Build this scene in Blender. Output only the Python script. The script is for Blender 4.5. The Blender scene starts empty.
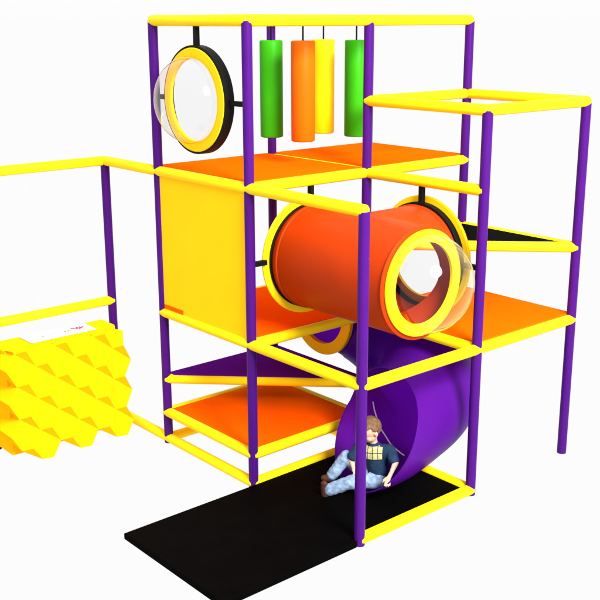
import bpy, bmesh, math, random
from mathutils import Vector, Matrix, noise
from mathutils.bvhtree import BVHTree

random.seed(7)
scn = bpy.context.scene
col = scn.collection
PI = math.pi

# ------------------------------------------------------------------ materials
def mat(name, rgb, rough=0.45, spec=0.12, var=0.05, scale=3.0, bump=0.0, bscale=60.0, coat=0.0):
    m = bpy.data.materials.new(name); m.use_nodes = True
    nt = m.node_tree; b = nt.nodes['Principled BSDF']
    tc = nt.nodes.new('ShaderNodeTexCoord')
    nz = nt.nodes.new('ShaderNodeTexNoise'); nz.inputs['Scale'].default_value = scale
    nz.inputs['Detail'].default_value = 4
    nt.links.new(tc.outputs['Object'], nz.inputs['Vector'])
    r = nt.nodes.new('ShaderNodeValToRGB')
    lo = [c * (1 - var) for c in rgb]; hi = [min(1, c * (1 + var)) for c in rgb]
    r.color_ramp.elements[0].color = (*lo, 1); r.color_ramp.elements[1].color = (*hi, 1)
    r.color_ramp.elements[0].position = .3; r.color_ramp.elements[1].position = .7
    nt.links.new(nz.outputs['Fac'], r.inputs['Fac'])
    nt.links.new(r.outputs['Color'], b.inputs['Base Color'])
    b.inputs['Roughness'].default_value = rough
    b.inputs['Specular IOR Level'].default_value = spec
    if coat: b.inputs['Coat Weight'].default_value = coat; b.inputs['Coat Roughness'].default_value = .12
    if bump:
        n2 = nt.nodes.new('ShaderNodeTexNoise'); n2.inputs['Scale'].default_value = bscale
        bp = nt.nodes.new('ShaderNodeBump'); bp.inputs['Strength'].default_value = bump
        bp.inputs['Distance'].default_value = .004
        nt.links.new(tc.outputs['Object'], n2.inputs['Vector'])
        nt.links.new(n2.outputs['Fac'], bp.inputs['Height'])
        nt.links.new(bp.outputs['Normal'], b.inputs['Normal'])
    return m

YEL = (.95, .66, .004)
M = dict(
    yellow=mat('yellow_foam_pad', YEL, .5, .08, .03, 4, .06, 40),
    yellow_panel=mat('yellow_sheet', (1.0, .545, .006), .5, .02, .02, 3),
    yellow_ring=mat('yellow_plastic', (.95, .66, .005), .4, .08, .02, 3),
    purple=mat('purple_pole_vinyl', (.050, .0045, .132), .36, .07, .06, 5, .04, 50),
    
    purple_deck=mat('purple_deck_vinyl', (.085, .006, .21), .6, .0, .06, 3, .05, 60),
    orange_deck=mat('orange_deck_vinyl', (1.0, .108, .001), .6, .0, .05, 2.5, .05, 60),
    orange_tube=mat('orange_moulded_plastic', (.40, .032, .002), .36, .05, .05, 1.2),
    orange_bag=mat('orange_bag_vinyl', (.55, .095, .001), .45, .05, .05, 4, .05, 40),
    green_bag=mat('green_bag_vinyl', (.028, .29, .004), .42, .06, .05, 4, .05, 40),
    yellow_bag=mat('yellow_bag_vinyl', (.9, .62, .003), .5, .08, .03, 4, .05, 40),
    black=mat('black_steel', (.006, .006, .006), .5, .05, .1, 8),
    black_mat=mat('black_mat_vinyl', (.0012, .0011, .0011), .6, .008, .15, 5, .05, 60),
    black_deck=mat('black_deck_vinyl', (.0009, .0009, .0009), .6, .004, .15, 4),
    climb=mat('yellow_climbing_plastic', (1.0, .50, .003), .5, .0, .02, 5),
    white=mat('white_sign_board', (.86, .86, .86), .4, .1, .01, 6),
    pink=mat('pink_print', (.55, .03, .12), .5, .1, .1, 30),
    grey=mat('grey_print', (.33, .33, .36), .5, .1, .1, 30),
    seam=mat('pale_trim', (.92, .84, .72), .5, .1, .05, 20),
    skin=mat('skin', (.62, .33, .22), .55, .15, .08, 14),
    hair=mat('light_brown_hair', (.135, .074, .034), .65, .1, .4, 45, .5, 260),
    shirt=mat('navy_cotton', (.012, .030, .060), .85, .05, .25, 18, .3, 90),
    shoe=mat('brown_leather', (.055, .018, .009), .5, .15, .2, 25),
    sole=mat('pale_rubber', (.5, .48, .45), .7, .1, .1, 30),
    print_=mat('pale_yellow_print', (.46, .42, .17), .85, .03, .3, 60),
    eye=mat('eye_white', (.7, .7, .7), .3, .2, .02, 10),
    iris=mat('eye_iris', (.03, .04, .06), .3, .2, .02, 10),
    lip=mat('lip', (.45, .14, .11), .5, .15, .1, 20),
    brow=mat('brow_hair', (.16, .08, .035), .7, .1, .2, 60),
)
# worn denim
def denim():
    m = mat('washed_denim', (.20, .30, .45), .85, .05, .3, 26, .2, 140)
    nt = m.node_tree; r = [n for n in nt.nodes if n.type == 'VALTORGB'][0]
    r.color_ramp.elements[0].color = (.115, .170, .260, 1); r.color_ramp.elements[1].color = (.225, .305, .42, 1)
    r.color_ramp.elements[0].position = .36; r.color_ramp.elements[1].position = .62
    return m
M['denim'] = denim()
# rotomoulded slide plastic: a thin shell that lets a little daylight through its wall
def slide_plastic():
    m = mat('purple_moulded_plastic', (.070, .0045, .195), .36, .05, .06, 1.5)
    nt = m.node_tree; b = nt.nodes['Principled BSDF']; out = nt.nodes['Material Output']
    tl = nt.nodes.new('ShaderNodeBsdfTranslucent'); tl.inputs['Color'].default_value = (.29, .006, .85, 1)
    mx = nt.nodes.new('ShaderNodeMixShader'); mx.inputs['Fac'].default_value = .26
    nt.links.new(b.outputs['BSDF'], mx.inputs[1]); nt.links.new(tl.outputs['BSDF'], mx.inputs[2])
    nt.links.new(mx.outputs['Shader'], out.inputs['Surface'])
    return m
M['purple_slide'] = slide_plastic()
# clear dome plastic: thin shell, fresnel mix of transparent and glossy
def clear():
    m = bpy.data.materials.new('clear_dome_plastic'); m.use_nodes = True
    nt = m.node_tree; nt.nodes.clear()
    out = nt.nodes.new('ShaderNodeOutputMaterial'); mx = nt.nodes.new('ShaderNodeMixShader')
    tr = nt.nodes.new('ShaderNodeBsdfTransparent'); tr.inputs['Color'].default_value = (.93, .93, .935, 1)
    gl = nt.nodes.new('ShaderNodeBsdfGlossy'); gl.inputs['Roughness'].default_value = .06
    gl.inputs['Color'].default_value = (.84, .85, .88, 1)
    lw = nt.nodes.new('ShaderNodeLayerWeight'); lw.inputs['Blend'].default_value = .5
    pw = nt.nodes.new('ShaderNodeMath'); pw.operation = 'POWER'; pw.inputs[1].default_value = 3.1
    ma = nt.nodes.new('ShaderNodeMath'); ma.operation = 'MULTIPLY_ADD'; ma.inputs[1].default_value = .78; ma.inputs[2].default_value = .035
    nt.links.new(lw.outputs['Facing'], pw.inputs[0]); nt.links.new(pw.outputs[0], ma.inputs[0])
    nt.links.new(ma.outputs[0], mx.inputs['Fac'])
    nt.links.new(tr.outputs['BSDF'], mx.inputs[1]); nt.links.new(gl.outputs['BSDF'], mx.inputs[2])
    nt.links.new(mx.outputs['Shader'], out.inputs['Surface'])
    return m
M['clear'] = clear()

# ------------------------------------------------------------------ helpers
def obj(name, bm, m, parent=None, smooth=False, label=None, bevel=0.0, angle=40):
    me = bpy.data.meshes.new(name)
    bmesh.ops.recalc_face_normals(bm, faces=bm.faces[:])
    bm.to_mesh(me); bm.free()
    for mm in (m if isinstance(m, (list, tuple)) else [m]): me.materials.append(mm)
    o = bpy.data.objects.new(name, me); col.objects.link(o)
    if smooth:
        me.polygons.foreach_set('use_smooth', [True] * len(me.polygons))
        if smooth == 'auto':
            me.set_sharp_from_angle(angle=math.radians(angle))
    if bevel:
        b = o.modifiers.new('bevel', 'BEVEL'); b.width = bevel; b.segments = 2; b.limit_method = 'ANGLE'
    if parent:
        o.parent = parent
        o.matrix_parent_inverse = parent.matrix_basis.inverted()
    if label: o['label'] = label
    return o

def empty(name, loc, label, cat, group=None):
    o = bpy.data.objects.new(name, None); col.objects.link(o); o.location = loc
    o.empty_display_size = .1
    o['label'] = label; o['category'] = cat
    if group: o['group'] = group
    return o

def frame_of(d):
    d = d.normalized()
    up = Vector((0, 0, 1)) if abs(d.z) < .9 else Vector((1, 0, 0))
    a = d.cross(up).normalized(); b = a.cross(d).normalized()
    return a, b

def add_rings(bm, rings, closed_u=True, cap=True):
    rows = [[bm.verts.new(p) for p in r] for r in rings]
    n = len(rows[0])
    for r0, r1 in zip(rows, rows[1:]):
        for i in range(n if closed_u else n - 1):
            bm.faces.new((r0[i], r0[(i + 1) % n], r1[(i + 1) % n], r1[i]))
    if cap:
        bm.faces.new(rows[0]); bm.faces.new(rows[-1][::-1])
    return rows

def capsule(bm, p, q, r, seg=24, dome=4, k=1.0):
    """bar from p to q with softly rounded ends (k = how far the end bulges, in radii)"""
    p, q = Vector(p), Vector(q); d = (q - p).normalized(); a, b = frame_of(d)
    rings = []
    def ring(c, rr): return [c + (a * math.cos(t) + b * math.sin(t)) * rr for t in (2 * PI * i / seg for i in range(seg))]
    for j in range(dome):
        t = PI / 2 * (1 - (j + .35) / dome)
        rings.append(ring(p - d * (r * k * math.sin(t)), r * math.cos(t)))
    rings.append(ring(p, r)); rings.append(ring(q, r))
    for j in reversed(range(dome)):
        t = PI / 2 * (1 - (j + .35) / dome)
        rings.append(ring(q + d * (r * k * math.sin(t)), r * math.cos(t)))
    add_rings(bm, rings)

def cyl(bm, p, q, r, seg=28, r2=None):
    p, q = Vector(p), Vector(q); d = (q - p).normalized(); a, b = frame_of(d)
    r2 = r if r2 is None else r2
    add_rings(bm, [[c + (a * math.cos(2 * PI * i / seg) + b * math.sin(2 * PI * i / seg)) * rr for i in range(seg)]
                   for c, rr in ((p, r), (q, r2))])

def box(bm, lo, hi):
    x0, y0, z0 = lo; x1, y1, z1 = hi
    v = [bm.verts.new(c) for c in ((x0,y0,z0),(x1,y0,z0),(x1,y1,z0),(x0,y1,z0),(x0,y0,z1),(x1,y0,z1),(x1,y1,z1),(x0,y1,z1))]
    for f in ((0,3,2,1),(4,5,6,7),(0,1,5,4),(1,2,6,5),(2,3,7,6),(3,0,4,7)): bm.faces.new([v[i] for i in f])

def prism(bm, pts, z0, z1):
    lo = [bm.verts.new((x, y, z0)) for x, y in pts]; hi = [bm.verts.new((x, y, z1)) for x, y in pts]
    n = len(pts); bm.faces.new(lo[::-1]); bm.faces.new(hi)
    for i in range(n): bm.faces.new((lo[i], lo[(i + 1) % n], hi[(i + 1) % n], hi[i]))

def annulus(bm, c, axis, ri, ro, t0, t1, seg=72, bev=.006):
    """flat ring around an axis; t0..t1 along it"""
    c = Vector(c); d = Vector(axis).normalized(); a, b = frame_of(d)
    prof = [(ri, t0), (ro - bev, t0), (ro, t0 + bev), (ro, t1 - bev), (ro - bev, t1), (ri, t1)]
    rows = []
    for i in range(seg):
        t = 2 * PI * i / seg; e = a * math.cos(t) + b * math.sin(t)
        rows.append([bm.verts.new(c + e * r + d * h) for r, h in prof])
    n = len(prof)
    for i in range(seg):
        r0, r1 = rows[i], rows[(i + 1) % seg]
        for j in range(n): bm.faces.new((r0[j], r0[(j + 1) % n], r1[(j + 1) % n], r1[j]))

def dome(bm, c, axis, r, depth, seg=64, n=18, t0=0.0):
    c = Vector(c); d = Vector(axis).normalized(); a, b = frame_of(d)
    rings = []
    for j in range(n):
        t = t0 + (PI / 2 - t0) * j / n
        rings.append([c + d * (depth * math.sin(t)) + (a * math.cos(2*PI*i/seg) + b * math.sin(2*PI*i/seg)) * (r * math.cos(t)) for i in range(seg)])
    rows = add_rings(bm, rings, cap=False)
    tip = bm.verts.new(c + d * depth)
    for i in range(seg): bm.faces.new((rows[-1][i], rows[-1][(i + 1) % seg], tip))

def bar(bm, p, q, w):
    """square steel bar"""
    p, q = Vector(p), Vector(q); a, b = frame_of(q - p); h = w / 2
    add_rings(bm, [[c + a * sx * h + b * sy * h for sx, sy in ((-1,-1),(1,-1),(1,1),(-1,1))] for c in (p, q)])

def sph(bm, c, r, sc=(1, 1, 1), rot=None, u=20, v=12):
    mtx = Matrix.Translation(c) @ (rot.to_4x4() if rot else Matrix.Identity(4)) @ Matrix.Diagonal((*[r * s for s in sc], 1))
    return bmesh.ops.create_uvsphere(bm, u_segments=u, v_segments=v, radius=1, matrix=mtx)

# ------------------------------------------------------------------ setting
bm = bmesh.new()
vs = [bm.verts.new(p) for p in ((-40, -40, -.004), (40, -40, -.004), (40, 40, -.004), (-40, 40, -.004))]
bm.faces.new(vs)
gm = bpy.data.materials.new('self_lit_white_floor'); gm.use_nodes = True
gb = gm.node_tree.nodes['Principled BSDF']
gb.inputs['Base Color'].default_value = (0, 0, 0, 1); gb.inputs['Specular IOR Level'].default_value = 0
gb.inputs['Emission Color'].default_value = (1, 1, 1, 1); gb.inputs['Emission Strength'].default_value = .975  # floor glows by itself: white comes from emission, so no cast shadow shows
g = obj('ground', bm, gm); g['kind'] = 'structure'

# ------------------------------------------------------------------ play frame
S = 1.2
Z1, Z2, Z3, Z7, Z4, Z6, Z5 = .285, .59, 1.19, 1.795, 2.385, 2.955, 3.567
AX = -.854
G = lambda a, b: (a * S, b * S)
RP, RB = .0385, .042
play = empty('play_frame', (0, 0, 0), 'tall purple and yellow tubular play frame with orange decks', 'play structure')
posts = [(0,0,Z5), (1,0,Z5), (1,1,Z5), (1,2,Z5), (0,1,Z5), (0,2,Z5), (2,0,Z4), (2,1,Z6), (2,2,Z6)]
pts_posts = [(*G(a, b), z) for a, b, z in posts] + [(AX, 0, Z4), (AX, -1.2, Z4)]
for x, y, z in pts_posts:
    bm = bmesh.new(); cyl(bm, (x, y, 0), (x, y, z - .004), RP, 32)
    obj('post', bm, M['purple'], play, smooth='auto', bevel=.004)
C = {1:(0,0), 2:(1,0), 3:(1,1), 4:(1,2), 5:(2,0), 6:(2,1), 7:(2,2), 8:(0,1), 9:(0,2)}
def P(i, z):
    return Vector((*G(*C[i]), z))
def beam(p, q, inset=0.0, r=RB):
    p, q = Vector(p), Vector(q); d = (q - p).normalized()
    bm = bmesh.new(); capsule(bm, p + d * inset, q - d * inset, r, k=.55)
    return obj('beam', bm, M['yellow'], play, smooth='auto', angle=50)
for z, prs in ((Z5, ((1,2),(2,3),(3,4),(1,8),(8,9),(9,4),(8,3))),
               (Z4, ((1,2),(2,3),(3,4),(2,5),(3,6),(1,8),(8,9),(9,4),(8,3))),
               (Z3, ((1,2),(2,3),(2,5),(5,6),(3,6),(6,7),(3,4),(4,7),(1,8),(8,3))),
               (Z1, ((1,2),(2,3),(1,8),(8,3))),
               (Z6, ((3,4),(3,6),(6,7),(4,7))),
               (Z7, ((3,7),(4,7),(3,4))),
               (Z2, ((1,3),)),
               (.043, ((1,2),(2,3),(1,8),(8,3),(3,6),(6,5)))):
    for i, j in prs: beam(P(i, z), P(j, z))
A0, A1 = Vector((AX, 0, 0)), Vector((AX, -1.2, 0))
Zv = lambda z: Vector((0, 0, z))
beam(A0 + Zv(Z4), P(1, Z4)); beam(A0 + Zv(Z4), A1 + Zv(Z4)); beam(A0 + Zv(1.118), A1 + Zv(1.118))
beam(A0 + Zv(.043), P(1, .043)); beam(A0 + Zv(.043), A1 + Zv(.043))
for y in (.91, 1.47): beam((0, y, Z5), (S, y, Z5), r=.022)

def deck(pts, ztop, m, label=None, th=.06):
    bm = bmesh.new(); prism(bm, pts, ztop - th, ztop)
    return obj('platform', bm, m, play, label=label, bevel=.006)
i0, i1 = .025, S - .025
def cell(a, b): return [(a*S+i0, b*S+i0), (a*S+i1, b*S+i0), (a*S+i1, b*S+i1), (a*S+i0, b*S+i1)]
deck([(-.046, i0), (i1, i0), (i1, i1), (-.046, i1)], Z4 + .044, M['orange_deck'], 'orange top platform under the porthole')
deck([(-.046, S+i0), (i1, S+i0), (i1, 2*S+.046), (-.046, 2*S+.046)], Z4 + .044, M['orange_deck'], 'orange top platform at the back')
deck(cell(0,0), Z3 + .040, M['orange_deck'], 'orange middle platform behind the yellow panel')
deck([(S-.046, S+i0), (S+i1, S+i0), (S+i1, 2*S+.046), (S-.046, 2*S+.046)], Z3 + .044, M['orange_deck'], 'orange middle platform behind the tunnel')
deck(cell(0,0), Z1 + .03, M['orange_deck'], 'orange lowest platform')
deck([(.06, .035), (S, S-.02), (S, S+.03), (-.02, S+.03), (-.02, .035)], Z2 + .046, M['purple_deck'], 'purple triangular step platform')
deck([(S+.06, S+.03+.03), (2*S-.06, 2*S-.03), (S+.03, 2*S-.03), (S+.03, S+.06)], Z7 + .03, M['black_deck'], 'black triangular step platform', th=.06)
bm = bmesh.new(); box(bm, (.03, -.014, Z3 + .03), (S - .03, .014, Z4 - .03))
obj('panel', bm, M['yellow_panel'], play, bevel=.004, label='plain yellow side panel')

bm = bmesh.new(); box(bm, (.045, -.0205, Z3 + .046), (.315, -.0145, Z3 + .078))
obj('edge_strip', bm, M['orange_deck'], play, label='short orange strip at the foot of the yellow panel')

# ------------------------------------------------------------------ porthole window
WC = Vector((.578, 0, 2.985))
win = empty('porthole_window', (.578, 0, Z4), 'yellow and black round porthole with clear dome above the yellow panel', 'bubble window')
bm = bmesh.new(); annulus(bm, WC, (0, 1, 0), .388, .405, -.034, .050); obj('rim', bm, M['black'], win, smooth='auto', angle=30)
bm = bmesh.new(); annulus(bm, WC, (0, 1, 0), .308, .387, -.040, -.012); obj('ring', bm, M['yellow_panel'], win, smooth='auto', angle=30)
bm = bmesh.new(); dome(bm, WC + Vector((0, -.046, 0)), (0, -1, 0), .330, .272); obj('dome', bm, M['clear'], win, smooth=True)
for p, q in (((WC.x, .008, Z5 - .04), (WC.x, .008, WC.z + .40)), ((.038, .008, WC.z), (WC.x - .40, .008, WC.z)), ((WC.x + .40, .008, WC.z), (1.162, .008, WC.z))):
    bm = bmesh.new(); bar(bm, p, q, .036); obj('bracket', bm, M['black'], win)

# ------------------------------------------------------------------ tunnel
TC = Vector((1.8, .6, 1.80)); R = .395
tun = empty('crawl_tunnel', (1.8, .6, Z3), 'orange elbow crawl tunnel with a clear dome window hung in the frame', 'crawl tunnel')
bm = bmesh.new()
NT, NX = 96, 18
xa, xb = 1.215, 2.372
rowsL, rowsR = [], []
def tubept(x, t): return Vector((x, TC.y + R * math.cos(t), TC.z + R * math.sin(t)))
for k in range(NT):
    t = 2 * PI * k / NT; c = math.cos(t)
    cut = max(0, R * c)
    xl, xr = 1.8 - cut, 1.8 + cut
    rowsL.append([bm.verts.new(tubept(xa + (xl - xa) * j / NX, t)) for j in range(NX + 1)])
    rowsR.append([bm.verts.new(tubept(xr + (xb - xr) * j / NX, t)) for j in range(NX + 1)])
for rows in (rowsL, rowsR):
    for k in range(NT):
        r0, r1 = rows[k], rows[(k + 1) % NT]
        for j in range(NX): bm.faces.new((r0[j], r0[j+1], r1[j+1], r1[j]))
rowsB = []
for k in range(NT):
    ph = 2 * PI * k / NT
    y0 = TC.y + abs(R * math.cos(ph)); y1 = S - .015
    rowsB.append([bm.verts.new((1.8 + R * math.cos(ph), y0 + (y1 - y0) * j / 10, TC.z + R * math.sin(ph))) for j in range(11)])
for k in range(NT):
    r0, r1 = rowsB[k], rowsB[(k + 1) % NT]
    for j in range(10): bm.faces.new((r0[j], r0[j+1], r1[j+1], r1[j]))
bmesh.ops.remove_doubles(bm, verts=bm.verts, dist=2e-4)
bmesh.ops.dissolve_degenerate(bm, dist=1e-5, edges=bm.edges)
o = obj('tube', bm, M['orange_tube'], tun, smooth='auto', angle=25)
sd = o.modifiers.new('thick', 'SOLIDIFY'); sd.thickness = .014; sd.offset = 0
# raised lips round the tube ends
for c, ax in (((1.262, .6, 1.8), (1, 0, 0)), ((1.8, S - .06, 1.8), (0, 1, 0)), ((2.366, .6, 1.8), (1, 0, 0))):
    bm = bmesh.new(); annulus(bm, c, ax, (.36 if c[0] > 2 else R - .004), R + .016, -.009, .009, bev=.005); obj('lip', bm, M['orange_tube'], tun, smooth='auto', angle=50)
for c, ax in ((Vector((S, .6, 1.8)), (1, 0, 0)), (Vector((1.8, S, 1.8)), (0, 1, 0))):
    sgn = -1 if ax[0] else 1
    th = .010 if ax[0] else .026
    bm = bmesh.new(); annulus(bm, c, ax, .381, (.413 if ax[0] else .424), -th, th, bev=.004)
    f = obj('flange', bm, M['black'], tun, smooth='auto', angle=30)
    bm = bmesh.new(); annulus(bm, c + Vector(ax) * sgn * (th + .014), ax, .322, (.465 if ax[0] else .471), -.013, .013, bev=.008)
    obj('flange_ring', bm, M['yellow_ring'], tun, smooth='auto', angle=30)
for p, q in (((S, .6, Z4 - .04), (S, .6, 2.25)), ((S, .037, 1.81), (S, .15, 1.81)), ((S, 1.163, 1.81), (S, 1.05, 1.81)),
             ((1.8, S, Z4 - .04), (1.8, S, 2.22)), ((1.237, S, 1.81), (1.35, S, 1.81)), ((2.363, S, 1.81), (2.25, S, 1.81))):
    bm = bmesh.new(); bar(bm, p, q, .036); obj('bracket', bm, M['black'], tun)
WE = Vector((2.385, .6, 1.80))
bm = bmesh.new(); annulus(bm, WE, (1, 0, 0), .292, .381, -.009, .013); obj('ring', bm, M['yellow_ring'], tun, smooth='auto', angle=30)
bm = bmesh.new(); dome(bm, WE + Vector((.014, 0, 0)), (1, 0, 0), .356, .338); obj('dome', bm, M['clear'], tun, smooth=True)

# ------------------------------------------------------------------ slide
sl = empty('tube_slide', (1.25, 1.6, 0), 'purple curved tube slide with the boy at its mouth', 'slide')
path = []
cx, cy, rr = 1.255, 1.09, .575
T0 = PI - math.asin(.175 / rr)
for k in range(41):
    t = T0 * (1 - k / 40)
    path.append((cx + rr * math.cos(t), cy + rr * math.sin(t)))
for k in range(1, 10):
    u = k / 9; path.append((1.83, cy - u * (cy - .70)))
path = [Vector((p[0], p[1], 0)) for p in path]
L = [0]
for a, b in zip(path, path[1:]): L.append(L[-1] + (b - a).length)
T = L[-1]
SR = lambda u: .335 + .098 * min(1, u * 1.5)
ZK = [(0, 0), (.11, .03), (.35, .50), (.55, .64), (.7, .72), (.85, .86), (1, 1)]
def zlin(u):
    u = min(1, max(0, u))
    for (u0, s0), (u1, s1) in zip(ZK, ZK[1:]):
        if u <= u1: return s0 + (s1 - s0) * (u - u0) / (u1 - u0)
def zc(u):
    h = .10 * min(1, u / .1, (1 - u) / .1)
    s = sum(zlin(u + h * (k - 4) / 4) for k in range(9)) / 9
    return 1.06 + (.455 - 1.06) * s
for i, p in enumerate(path):
    k = max(0, 1 - L[i] / T / .42); p.z = zc(L[i] / T) + .03 * k; p.x -= .085 * k * k * (3 - 2 * k)
rings = []
NS = 64
n_exit = Vector((-.19, -.86, .47)).normalized()
for i, p in enumerate(path):
    d = (path[min(i + 1, len(path) - 1)] - path[max(i - 1, 0)]).normalized()
    w = max(0, (L[i] / T - .80) / .20); w = w * w
    n = (d * (1 - w) + n_exit * w).normalized()
    if i < 8: n = n.lerp(Vector((0, 1, 0)), 1 - i / 8).normalized()
    a = Vector((0, 0, 1)).cross(n).normalized(); b = n.cross(a).normalized()
    r = SR(L[i] / T) + .040 * w
    p = p + Vector((.014, 0, .026)) * w
    rings.append([p + (a * math.cos(2*PI*k/NS) + b * math.sin(2*PI*k/NS)) * r for k in range(NS)])
bm = bmesh.new(); add_rings(bm, rings, cap=False)
o = obj('tube', bm, M['purple_slide'], sl, smooth=True)
bm = bmesh.new()
for a, b in zip(rings[-1], rings[-1][1:] + rings[-1][:1]): capsule(bm, a, b, .0055, 8, 2)
obj('lip', bm, M['purple_slide'], sl, smooth=True)
bm = bmesh.new(); annulus(bm, (path[0].x, path[0].y - .025, path[0].z), (0, 1, 0), .285, .386, -.022, .022); obj('entry_ring', bm, M['yellow_panel'], sl, smooth='auto', angle=30)
# ------------------------------------------------------------------ hanging bags
def hang(x, y, zt, zb, m, label):
    r = .0955
    bm = bmesh.new()
    prof = [(0.0, zb), (r - .012, zb), (r - .004, zb + .003), (r, zb + .012), (r, zt - .012), (r - .004, zt - .003), (r - .012, zt), (0.0, zt)]
    seg = 40
    rows = [[bm.verts.new((x + q * math.cos(2*PI*i/seg), y + q * math.sin(2*PI*i/seg), z)) for i in range(seg)] for q, z in prof[1:-1]]
    for r0, r1 in zip(rows, rows[1:]):
        for i in range(seg): bm.faces.new((r0[i], r0[(i+1)%seg], r1[(i+1)%seg], r1[i]))
    bm.faces.new(rows[0][::-1]); bm.faces.new(rows[-1])
    b = obj('hanging_bag', bm, m, None, smooth='auto', angle=50)
    b['label'] = label; b['category'] = 'punch bag'; b['group'] = 'padded cylinders hanging over the top platform'
    bm = bmesh.new(); cyl(bm, (x, y, zt - .004), (x, y, Z5 - .01), .007, 10); obj('cord', bm, M['black'], b, smooth='auto')
hang(.336, .925, 3.41, 2.62, M['green_bag'], 'green hanging cylinder closest to the porthole window')
hang(.765, .90, 3.412, 2.622, M['orange_bag'], 'orange cylinder hanging between the green and yellow ones')
hang(.387, 1.46, 3.41, 2.62, M['yellow_bag'], 'yellow cylinder hanging just behind the orange one')
hang(.758, 1.493, 3.41, 2.62, M['green_bag'], 'green hanging cylinder beside the yellow one, partly behind a post')

# ------------------------------------------------------------------ mat
bm = bmesh.new(); prism(bm, [(1.245, -1.215), (2.425, -1.215), (2.425, -.045), (2.352, -.045), (2.352, 1.155), (1.245, 1.155)], .004, .052)
mt = obj('floor_mat', bm, M['black_mat'], bevel=.008)
mt['label'] = 'black padded landing mat under the slide mouth'; mt['category'] = 'mat'

# ------------------------------------------------------------------ climbing wall
cw = empty('climbing_wall', (-.6, -.65, 0), 'bright yellow climbing wall of faceted bumps with a white sign', 'climbing wall')
bm = bmesh.new()
px = -.38; D = .088
vz = .2813
def X(c, n):   # column c, row n ; top row z
    z = (.832 if c % 2 == 0 else .9735) - vz * n
    return Vector((px, -.295 - .1793 * c, max(z, .003)))
def Yv(p): return p + Vector((D, .060, .038))
vcache = {}
def V(p):
    p = Vector((p[0], p[1], max(p[2], .040 if p[0] > px + .01 else .006)))
    k = tuple(round(q, 3) for q in p)
    if k not in vcache: vcache[k] = bm.verts.new(p)
    return vcache[k]
def tri(*ps):
    vv = [V(p) for p in ps]
    if len(set(vv)) == len(vv):
        try: bm.faces.new(vv)
        except ValueError: pass
e1 = Vector((0, .1793, -.1407)); e2 = Vector((0, -.1793, -.1407)); dn = Vector((0, 0, -.2813))
for c in range(0, 6):
    nmax = 2 if c % 2 == 0 else 2
    for n in range(-1, nmax + 1):
        TL = X(c, n); TR = Yv(TL); Rr = TL + e1; BL = TL + dn; BR = Yv(BL); Lf = Yv(TL + e2)
        if c == 0 and n == -1:
            tri(TL, BL, BR); tri(TL, BR, TR); tri(TL, Lf, BL); continue
        tri(TL, TR, Rr); tri(Rr, BR, BL); tri(BL, Lf, TL); tri(TL, Rr, BL)
    # overhanging underside of the last bump in the odd columns
    if c % 2 == 1:
        TL = X(c, nmax + 1); tri(TL, Yv(TL), TL + e1)
# trim above the ledge, then join the rim back to the ledge
ZL = 1.004
geom = bm.verts[:] + bm.edges[:] + bm.faces[:]
bmesh.ops.bisect_plane(bm, geom=geom, plane_co=(0, 0, ZL), plane_no=(0, 0, 1), clear_outer=True)
be = [e for e in bm.edges if e.is_boundary]
ex = bmesh.ops.extrude_edge_only(bm, edges=be)
for v in [g_ for g_ in ex['geom'] if isinstance(g_, bmesh.types.BMVert)]:
    if v.co.z > .955: v.co.x, v.co.z = -.53, .9735
    else: v.co.x = -.62
obj('bump_face', bm, M['climb'], cw)
bm = bmesh.new(); prism(bm, [(-.80, -1.22), (-.50, -1.22), (-.50, -.19), (-.58, -.15), (-.80, -.15)], .06, .972); obj('backing', bm, M['climb'], cw)
sg = None
bm = bmesh.new(); box(bm, (-.775, -.958, .977), (-.552, -.345, .9815)); sg = obj('sign', bm, M['white'], cw, label='white sign with faint grey marks and pink script')
def flat(bm, x, y, pts, z=.9835):
    vv = [bm.verts.new((x + a, y + b, z)) for a, b in pts]; bm.faces.new(vv)
def stroke(bm, pts, w, z=.9838):
    pts = [Vector((a, b, 0)) for a, b in pts]; rows = []
    for i, p in enumerate(pts):
        d = (pts[min(i+1, len(pts)-1)] - pts[max(i-1, 0)]).normalized(); n = Vector((-d.y, d.x, 0)) * w / 2
        rows.append((bm.verts.new((p.x + n.x, p.y + n.y, z)), bm.verts.new((p.x - n.x, p.y - n.y, z))))
    for a, b in zip(rows, rows[1:]): bm.faces.new((a[0], a[1], b[1], b[0]))
bm = bmesh.new()
for y, w, h in ((-.80, .022, .05), (-.755, .03, .018), (-.735, .01, .03), (-.70, .03, .016), (-.66, .014, .022)):
    flat(bm, -.66, y, ((-h/2, -w/2), (h/2, -w/2), (h/2, w/2), (-h/2, w/2)))
obj('print', bm, M['grey'], sg)
bm = bmesh.new()
stroke(bm, [(-.635, -.60), (-.665, -.585), (-.64, -.57), (-.67, -.552), (-.645, -.535)], .012)
stroke(bm, [(-.70, -.515), (-.69, -.49), (-.655, -.475), (-.70, -.455), (-.70, -.43), (-.655, -.44), (-.64, -.47)], .022)
stroke(bm, [(-.66, -.42), (-.69, -.405)], .02)
obj('print', bm, M['pink'], sg)

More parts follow.
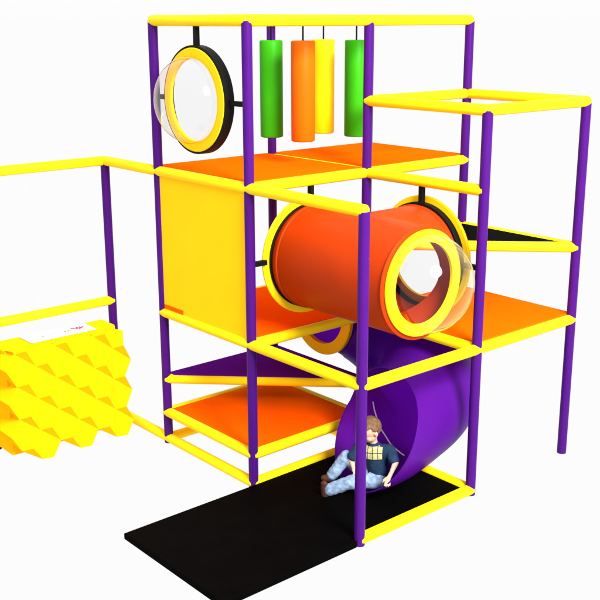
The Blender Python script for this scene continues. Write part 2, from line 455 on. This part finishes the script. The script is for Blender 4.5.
# ------------------------------------------------------------------ boy
def evaluated(o):
    dg = bpy.context.evaluated_depsgraph_get(); dg.update()
    me = bpy.data.meshes.new_from_object(o.evaluated_get(dg), depsgraph=dg)
    return me
def skin_mesh(chains, sub=2):
    """verts {name: (position, radius or (wide, deep))} joined by edges into tapered limbs, ready to be fused into one surface"""
    verts, edges = chains
    t_ = bmesh.new(); bmesh.ops.create_uvsphere(t_, u_segments=18, v_segments=12, radius=1)
    t_.verts.index_update(); tv = [v.co.copy() for v in t_.verts]; tf = [[v.index for v in f_.verts] for f_ in t_.faces]; t_.free()
    vv, ff = [], []
    for p, q in edges:
        (a, ra), (c, rc) = verts[p], verts[q]
        ra = ra if isinstance(ra, tuple) else (ra, ra); rc = rc if isinstance(rc, tuple) else (rc, rc)
        n = max(3, int((c - a).length / .010))
        for i in range(n + 1):
            t = i / n; w_ = ra[0] + (rc[0] - ra[0]) * t; d_ = ra[1] + (rc[1] - ra[1]) * t; o_ = a.lerp(c, t); k0 = len(vv)
            vv += [o_ + SIDE * (u_.x * w_) + FRONT * (u_.y * d_) + UP * (u_.z * (w_ + d_) / 2) for u_ in tv]
            ff += [[k0 + i_ for i_ in f_] for f_ in tf]
    me = bpy.data.meshes.new('tmp'); me.from_pydata(vv, [], ff)
    b = bmesh.new(); b.from_mesh(me); bpy.data.meshes.remove(me)
    return b
def merge(dst, src):
    t = bpy.data.meshes.new('t'); src.to_mesh(t); src.free(); dst.from_mesh(t); bpy.data.meshes.remove(t)
def remeshed(b, voxel, smooth=4):
    me = bpy.data.meshes.new('tmp'); b.to_mesh(me); b.free()
    o = bpy.data.objects.new('tmp', me); col.objects.link(o)
    m = o.modifiers.new('r', 'REMESH'); m.mode = 'VOXEL'; m.voxel_size = voxel
    if smooth:
        m = o.modifiers.new('s', 'SMOOTH'); m.iterations = smooth; m.factor = .5
    e = evaluated(o); bpy.data.objects.remove(o)
    b = bmesh.new(); b.from_mesh(e); bpy.data.meshes.remove(e)
    return b
v3 = Vector
LFT = v3((-.653, -.757, 0)); VW = v3((.757, -.653, 0)); UP = v3((0, 0, 1))
J = dict(pelvis=(1.958,.613,.165), waist=(1.962,.618,.255), chest=(1.957,.598,.365), neckb=(1.954,.578,.462), head=(1.946,.540,.578),
  shR=(1.842,.525,.405), elR=(1.815,.470,.318), wrR=(1.838,.470,.262), haR=(1.862,.466,.236),
  shL=(2.056,.646,.420), elL=(2.140,.625,.350), wrL=(2.165,.555,.300), haL=(2.180,.505,.268),
  hipR=(1.895,.600,.170), knR=(1.757,.473,.312), anR=(1.700,.374,.165), toR=(1.655,.306,.128),
  hipL=(2.000,.590,.165), knL=(1.885,.425,.165), anL=(1.766,.284,.098), toL=(1.726,.242,.134))
J = {k: v3(q) for k, q in J.items()}
SIDE = (J['shL'] - J['shR']); SIDE.z = 0; SIDE.normalize(); FRONT = UP.cross(SIDE)
boy = empty('person', (1.958, .613, .052), 'boy in navy T-shirt and light jeans sitting at the slide mouth', 'person')
HF = (LFT * .72 + VW * .38 - UP * .50).normalized()         # where the face looks
HR = HF.cross(UP).normalized(); HU = HR.cross(HF).normalized()
HROT = Matrix((HR, HF, HU)).transposed()                    # columns: right, front, up
hp = lambda x, y, z: J['head'] + HR * x + HF * y + HU * z   # head-local point
# body: one skinned surface, head and fingers merged into it
vb = dict(pelvis=(J['pelvis'], .070), waist=(J['waist'], .062), chest=(J['chest'], (.072, .062)), neckb=(J['neckb'], .030),
          head0=(J['neckb'].lerp(J['head'], .55), .034),
          shR=(J['shR'], .032), elR=(J['elR'], .024), wrR=(J['wrR'], .016), haR=(J['haR'], (.018, .012)),
          shL=(J['shL'], .032), elL=(J['elL'], .024), wrL=(J['wrL'], .016), haL=(J['haL'], (.018, .012)),
          hipR=(J['hipR'], .056), knR=(J['knR'], .040), anR=(J['anR'], .027), toR=(J['toR'], .022),
          hipL=(J['hipL'], .056), knL=(J['knL'], .040), anL=(J['anL'], .027), toL=(J['toL'], .022))
eb = [('pelvis','waist'),('waist','chest'),('chest','neckb'),('neckb','head0'),('chest','shR'),('shR','elR'),('elR','wrR'),('wrR','haR'),
      ('chest','shL'),('shL','elL'),('elL','wrL'),('wrL','haL'),('pelvis','hipR'),('hipR','knR'),('knR','anR'),
      ('pelvis','hipL'),('hipL','knL'),('knL','anL')]
body = skin_mesh((vb, eb))
# head: skull, jaw, cheeks, nose, ears
sph(body, hp(0, -.004, .018), 1, (.071, .083, .077), HROT, 28, 18)
sph(body, hp(0, .018, -.035), 1, (.056, .058, .055), HROT, 24, 14)
sph(body, hp(0, .046, -.060), .024, (1.2, 1, .9), HROT)
for s in (-1, 1):
    sph(body, hp(s * .030, .052, -.030), .026, (1, .8, 1), HROT)
    sph(body, hp(s * .072, -.004, -.012), 1, (.009, .016, .023), HROT, 14, 10)
sph(body, hp(0, .082, -.016), 1, (.010, .013, .012), HROT, 12, 8)
sph(body, hp(0, .074, -.002), 1, (.007, .012, .020), HROT, 12, 8)
# hands
def hand(b, wrist, palm, along, side, n, curl):
    """palm slab, four unequal fingers with a knuckle bend and a thumb from the side of the palm"""
    along, side, n = along.normalized(), side.normalized(), n.normalized()
    rot = Matrix((side, along, n)).transposed()
    sph(b, palm, 1, (.021, .025, .011), rot, 16, 10)
    for i, (off, ln) in enumerate(((-.0155, .030), (-.005, .035), (.0055, .033), (.015, .026))):
        p0 = palm + along * .018 + side * off
        d1 = (along + side * off * 14 - n * curl * .5).normalized(); d2 = (along + side * off * 10 - n * curl * 1.6).normalized()
        p1 = p0 + d1 * ln * .6; p2 = p1 + d2 * ln * .6
        cyl(b, p0, p1, .0066, 10, .0058); cyl(b, p1, p2, .0058, 10, .0046)
        sph(b, p1, .006, u=10, v=6); sph(b, p2, .0047, u=10, v=6)
    p0 = palm - along * .008 - side * .016; p1 = p0 - side * .016 + along * .014 - n * .004; p2 = p1 + along * .018 - side * .004 - n * .006
    cyl(b, p0, p1, .0078, 10, .0066); cyl(b, p1, p2, .0066, 10, .005); sph(b, p1, .0067, u=10, v=6); sph(b, p2, .0051, u=10, v=6)
hand(body, J['wrL'], J['haL'], (-UP * .75 + LFT * .15 + VW * .5), (-LFT * .9 + VW * .1), VW * .6 + UP * .6, .25)
hand(body, J['wrR'], J['haR'], (J['haR'] - J['wrR']) + VW * .01, LFT, VW * .5 + UP * .4, .6)
bodybm = remeshed(body, .0042, 3)
body_o = obj('body', bodybm, M['skin'], boy, smooth=True)
bvh = None
# eyes, brows, mouth
for s in (-1, 1):
    bm = bmesh.new(); sph(bm, hp(s * .027, .066, .004), .0105, (1, .7, .8), HROT); e = obj('eye', bm, M['eye'], boy, smooth=True)
    bm = bmesh.new(); sph(bm, hp(s * .027, .0725, .001), .0052, (1, .6, 1), HROT, 12, 8); obj('iris', bm, M['iris'], e, smooth=True)
    bm = bmesh.new(); cyl(bm, hp(s * .014, .076, .021), hp(s * .040, .066, .022), .0035, 8); obj('eyebrow', bm, M['brow'], boy, smooth=True)
bm = bmesh.new(); sph(bm, hp(0, .071, -.048), 1, (.018, .006, .005), HROT, 14, 8); obj('mouth', bm, M['lip'], boy, smooth=True)
# hair: displaced cap, front hairline high on the brow
bm = bmesh.new(); sph(bm, v3((0, 0, 0)), 1, u=64, v=40)
for v in bm.verts:
    q = v.co.normalized()
    h = noise.noise(q * 9) * .0025 + noise.noise(v3((q.x * 50, q.y * 16, q.z * 26))) * .0018
    v.co = v3((q.x * (.0765 + h), q.y * (.089 + h), q.z * (.0845 + h)))
def keep(c):
    line = .030 + max(0, c.y) * .12 + .004 * noise.noise(c * 90)
    if c.y > .015: return c.z > line
    if c.y > -.012 and abs(c.x) > .05: return c.z > .002 - .01 * (c.y < .004)
    return c.z > -.048 + .2 * max(0, c.y + .03)
bmesh.ops.delete(bm, geom=[v for v in bm.verts if not keep(v.co)], context='VERTS')
for v in bm.verts: v.co = hp(v.co.x, v.co.y - .004, v.co.z + .018)
o = obj('hair', bm, M['hair'], boy, smooth=True)
sd = o.modifiers.new('thick', 'SOLIDIFY'); sd.thickness = .008; sd.offset = -1
# T-shirt
mid = lambda a, b, t: J[a].lerp(J[b], t)
vt = dict(waist=(J['pelvis'].lerp(J['waist'], .35), (.086, .074)), belly=(J['waist'], (.084, .072)), chest=(J['chest'], (.090, .072)), neck=(J['neckb'] - UP * .012, (.044, .040)),
          shR=(J['shR'], .043), slR=(mid('shR','elR', .75), .041), shL=(J['shL'], .043), slL=(mid('shL','elL', .80), .041))
bm = skin_mesh((vt, [('waist','belly'),('belly','chest'),('chest','neck'),('chest','shR'),('shR','slR'),('chest','shL'),('shL','slL')]))
bm = remeshed(bm, .006, 6)
for v in bm.verts:
    n_ = noise.noise(v.co * 16) * .006 + noise.noise(v.co * 34) * .003
    v.co += v.normal * n_
shirt_bvh = BVHTree.FromBMesh(bm)
shirt = obj('t_shirt', bm, M['shirt'], boy, smooth=True)
# printed block on the chest: eight pale squares laid on the cloth
bm = bmesh.new()
c0 = J['chest'] + LFT * .082 + UP * .034 + VW * .3
dirn = -(VW * .95 + LFT * .2)
dirn.normalize()
ux = (-LFT * .97 + UP * .10).normalized(); uz = UP
for i in range(4):
    for j in range(2):
        grid = []
        for a in range(6):
            row = []
            for b in range(6):
                p = c0 + ux * ((i - 1.5) * .0395 + (a / 5 - .5) * .034) + uz * ((j - .5) * .054 + (b / 5 - .5) * .047)
                hit = shirt_bvh.ray_cast(p, dirn)
                row.append(bm.verts.new(hit[0] - dirn * .002) if hit[0] else None)
            grid.append(row)
        for a in range(5):
            for b in range(5):
                q = (grid[a][b], grid[a+1][b], grid[a+1][b+1], grid[a][b+1])
                if all(q): bm.faces.new(q)
obj('shirt_print', bm, M['print_'], shirt, smooth=True)
# jeans
vj = dict(pelvis=(J['pelvis'], (.082, .074)), waist=(J['pelvis'].lerp(J['waist'], .45), (.076, .068)),
          hipR=(J['hipR'], .064), thR=(mid('hipR','knR', .5), .058), knR=(J['knR'], .053), caR=(mid('knR','anR', .5), .048), anR=(mid('knR','anR', .95), .045),
          hipL=(J['hipL'], .064), thL=(mid('hipL','knL', .5), .058), knL=(J['knL'], .056), caL=(mid('knL','anL', .5), .052), anL=(mid('knL','anL', .95), .050))
bm = skin_mesh((vj, [('pelvis','waist'),('pelvis','hipR'),('hipR','thR'),('thR','knR'),('knR','caR'),('caR','anR'),('pelvis','hipL'),('hipL','thL'),('thL','knL'),('knL','caL'),('caL','anL')]))
bm = remeshed(bm, .006, 4)
for v in bm.verts:
    q = v.co; leg = (q - J['pelvis']).dot(LFT)
    v.co = q + v.normal * (noise.noise(q * 14) * .004 + abs(noise.noise(v3((leg * 19, q.z * 24, q.dot(VW) * 9)))) * .0075 - .002)
obj('jeans', bm, M['denim'], boy, smooth=True)
# shoes
for an, kn, heel, tip in (('anR', 'knR', LFT * .004 - UP * .022, LFT * .056 - UP * .022), ('anL', 'knL', LFT * .026 - UP * .040, LFT * .034 + UP * .050)):
    A = J[an]
    bm = skin_mesh((dict(a=(A + heel, .030), b=(A + heel.lerp(tip, .5), (.031, .029)), c=(A + tip, (.028, .024)), d=(A + (J[kn] - A).normalized() * .03, .032)),
                    [('a','b'),('b','c'),('a','d'),('b','d')]))
    obj('shoe', remeshed(bm, .005, 3), M['shoe'], boy, smooth=True)

# ------------------------------------------------------------------ pale trim in the slide mouth
bm = bmesh.new()
pts = [(1.403,1.108,.500),(1.418,1.112,.432),(1.452,1.115,.352),(1.502,1.115,.278),(1.544,1.121,.236),(1.607,1.116,.187),(1.661,1.120,.159),(1.716,1.123,.140),(1.762,1.122,.130)]
pts = [Vector(p) + (Vector((1.83, 1.11, .55)) - Vector(p)).normalized() * .006 for p in pts]
for a, b in zip(pts, pts[1:]): capsule(bm, a, b, .006, 8, 2)
obj('trim', bm, M['seam'], sl, smooth=True)

# ------------------------------------------------------------------ light, world, camera
w = bpy.data.worlds.new('World'); scn.world = w; w.use_nodes = True
w.node_tree.nodes['Background'].inputs['Color'].default_value = (1, 1, 1, 1)
wn = w.node_tree; bg = wn.nodes['Background']
tc = wn.nodes.new('ShaderNodeTexCoord'); sp = wn.nodes.new('ShaderNodeSeparateXYZ'); mr = wn.nodes.new('ShaderNodeMapRange')
mr.inputs['From Min'].default_value = 0; mr.inputs['From Max'].default_value = 1
mr.inputs['To Min'].default_value = .975; mr.inputs['To Max'].default_value = 1.5
wn.links.new(tc.outputs['Generated'], sp.inputs['Vector']); wn.links.new(sp.outputs['Z'], mr.inputs['Value'])
wn.links.new(mr.outputs['Result'], bg.inputs['Strength'])
ld = bpy.data.lights.new('studio_lamp', 'AREA'); ld.shape = 'DISK'; ld.size = 4.2; ld.energy = 3100
lo = bpy.data.objects.new('studio_lamp', ld); col.objects.link(lo)
lo.location = (9.8, -1.0, 7.4)
lo.rotation_euler = (Vector((1.2, .4, 1.6)) - Vector(lo.location)).to_track_quat('-Z', 'Y').to_euler()

cam = bpy.data.cameras.new('Camera'); co = bpy.data.objects.new('Camera', cam); col.objects.link(co)
yaw, pit, rol = 2.4293, -.2699, -.0023
f = Vector((math.cos(pit)*math.cos(yaw), math.cos(pit)*math.sin(yaw), math.sin(pit)))
r = Vector((math.sin(yaw), -math.cos(yaw), 0)); u = r.cross(f)
r2 = r * math.cos(rol) + u * math.sin(rol); u2 = -r * math.sin(rol) + u * math.cos(rol)
mw = Matrix((r2, u2, -f)).transposed().to_4x4(); mw.translation = (6.9734, -4.4978, 3.5631)
co.matrix_world = mw
cam.sensor_width = 36; cam.lens = 36 * 1009.43 / 600; cam.clip_end = 300; cam.clip_start = .05
scn.camera = co
scn.view_settings.view_transform = 'Standard'; scn.view_settings.look = 'None'; scn.view_settings.exposure = 0
scn.cycles.transparent_max_bounces = 16
scn.cycles.use_denoising = True
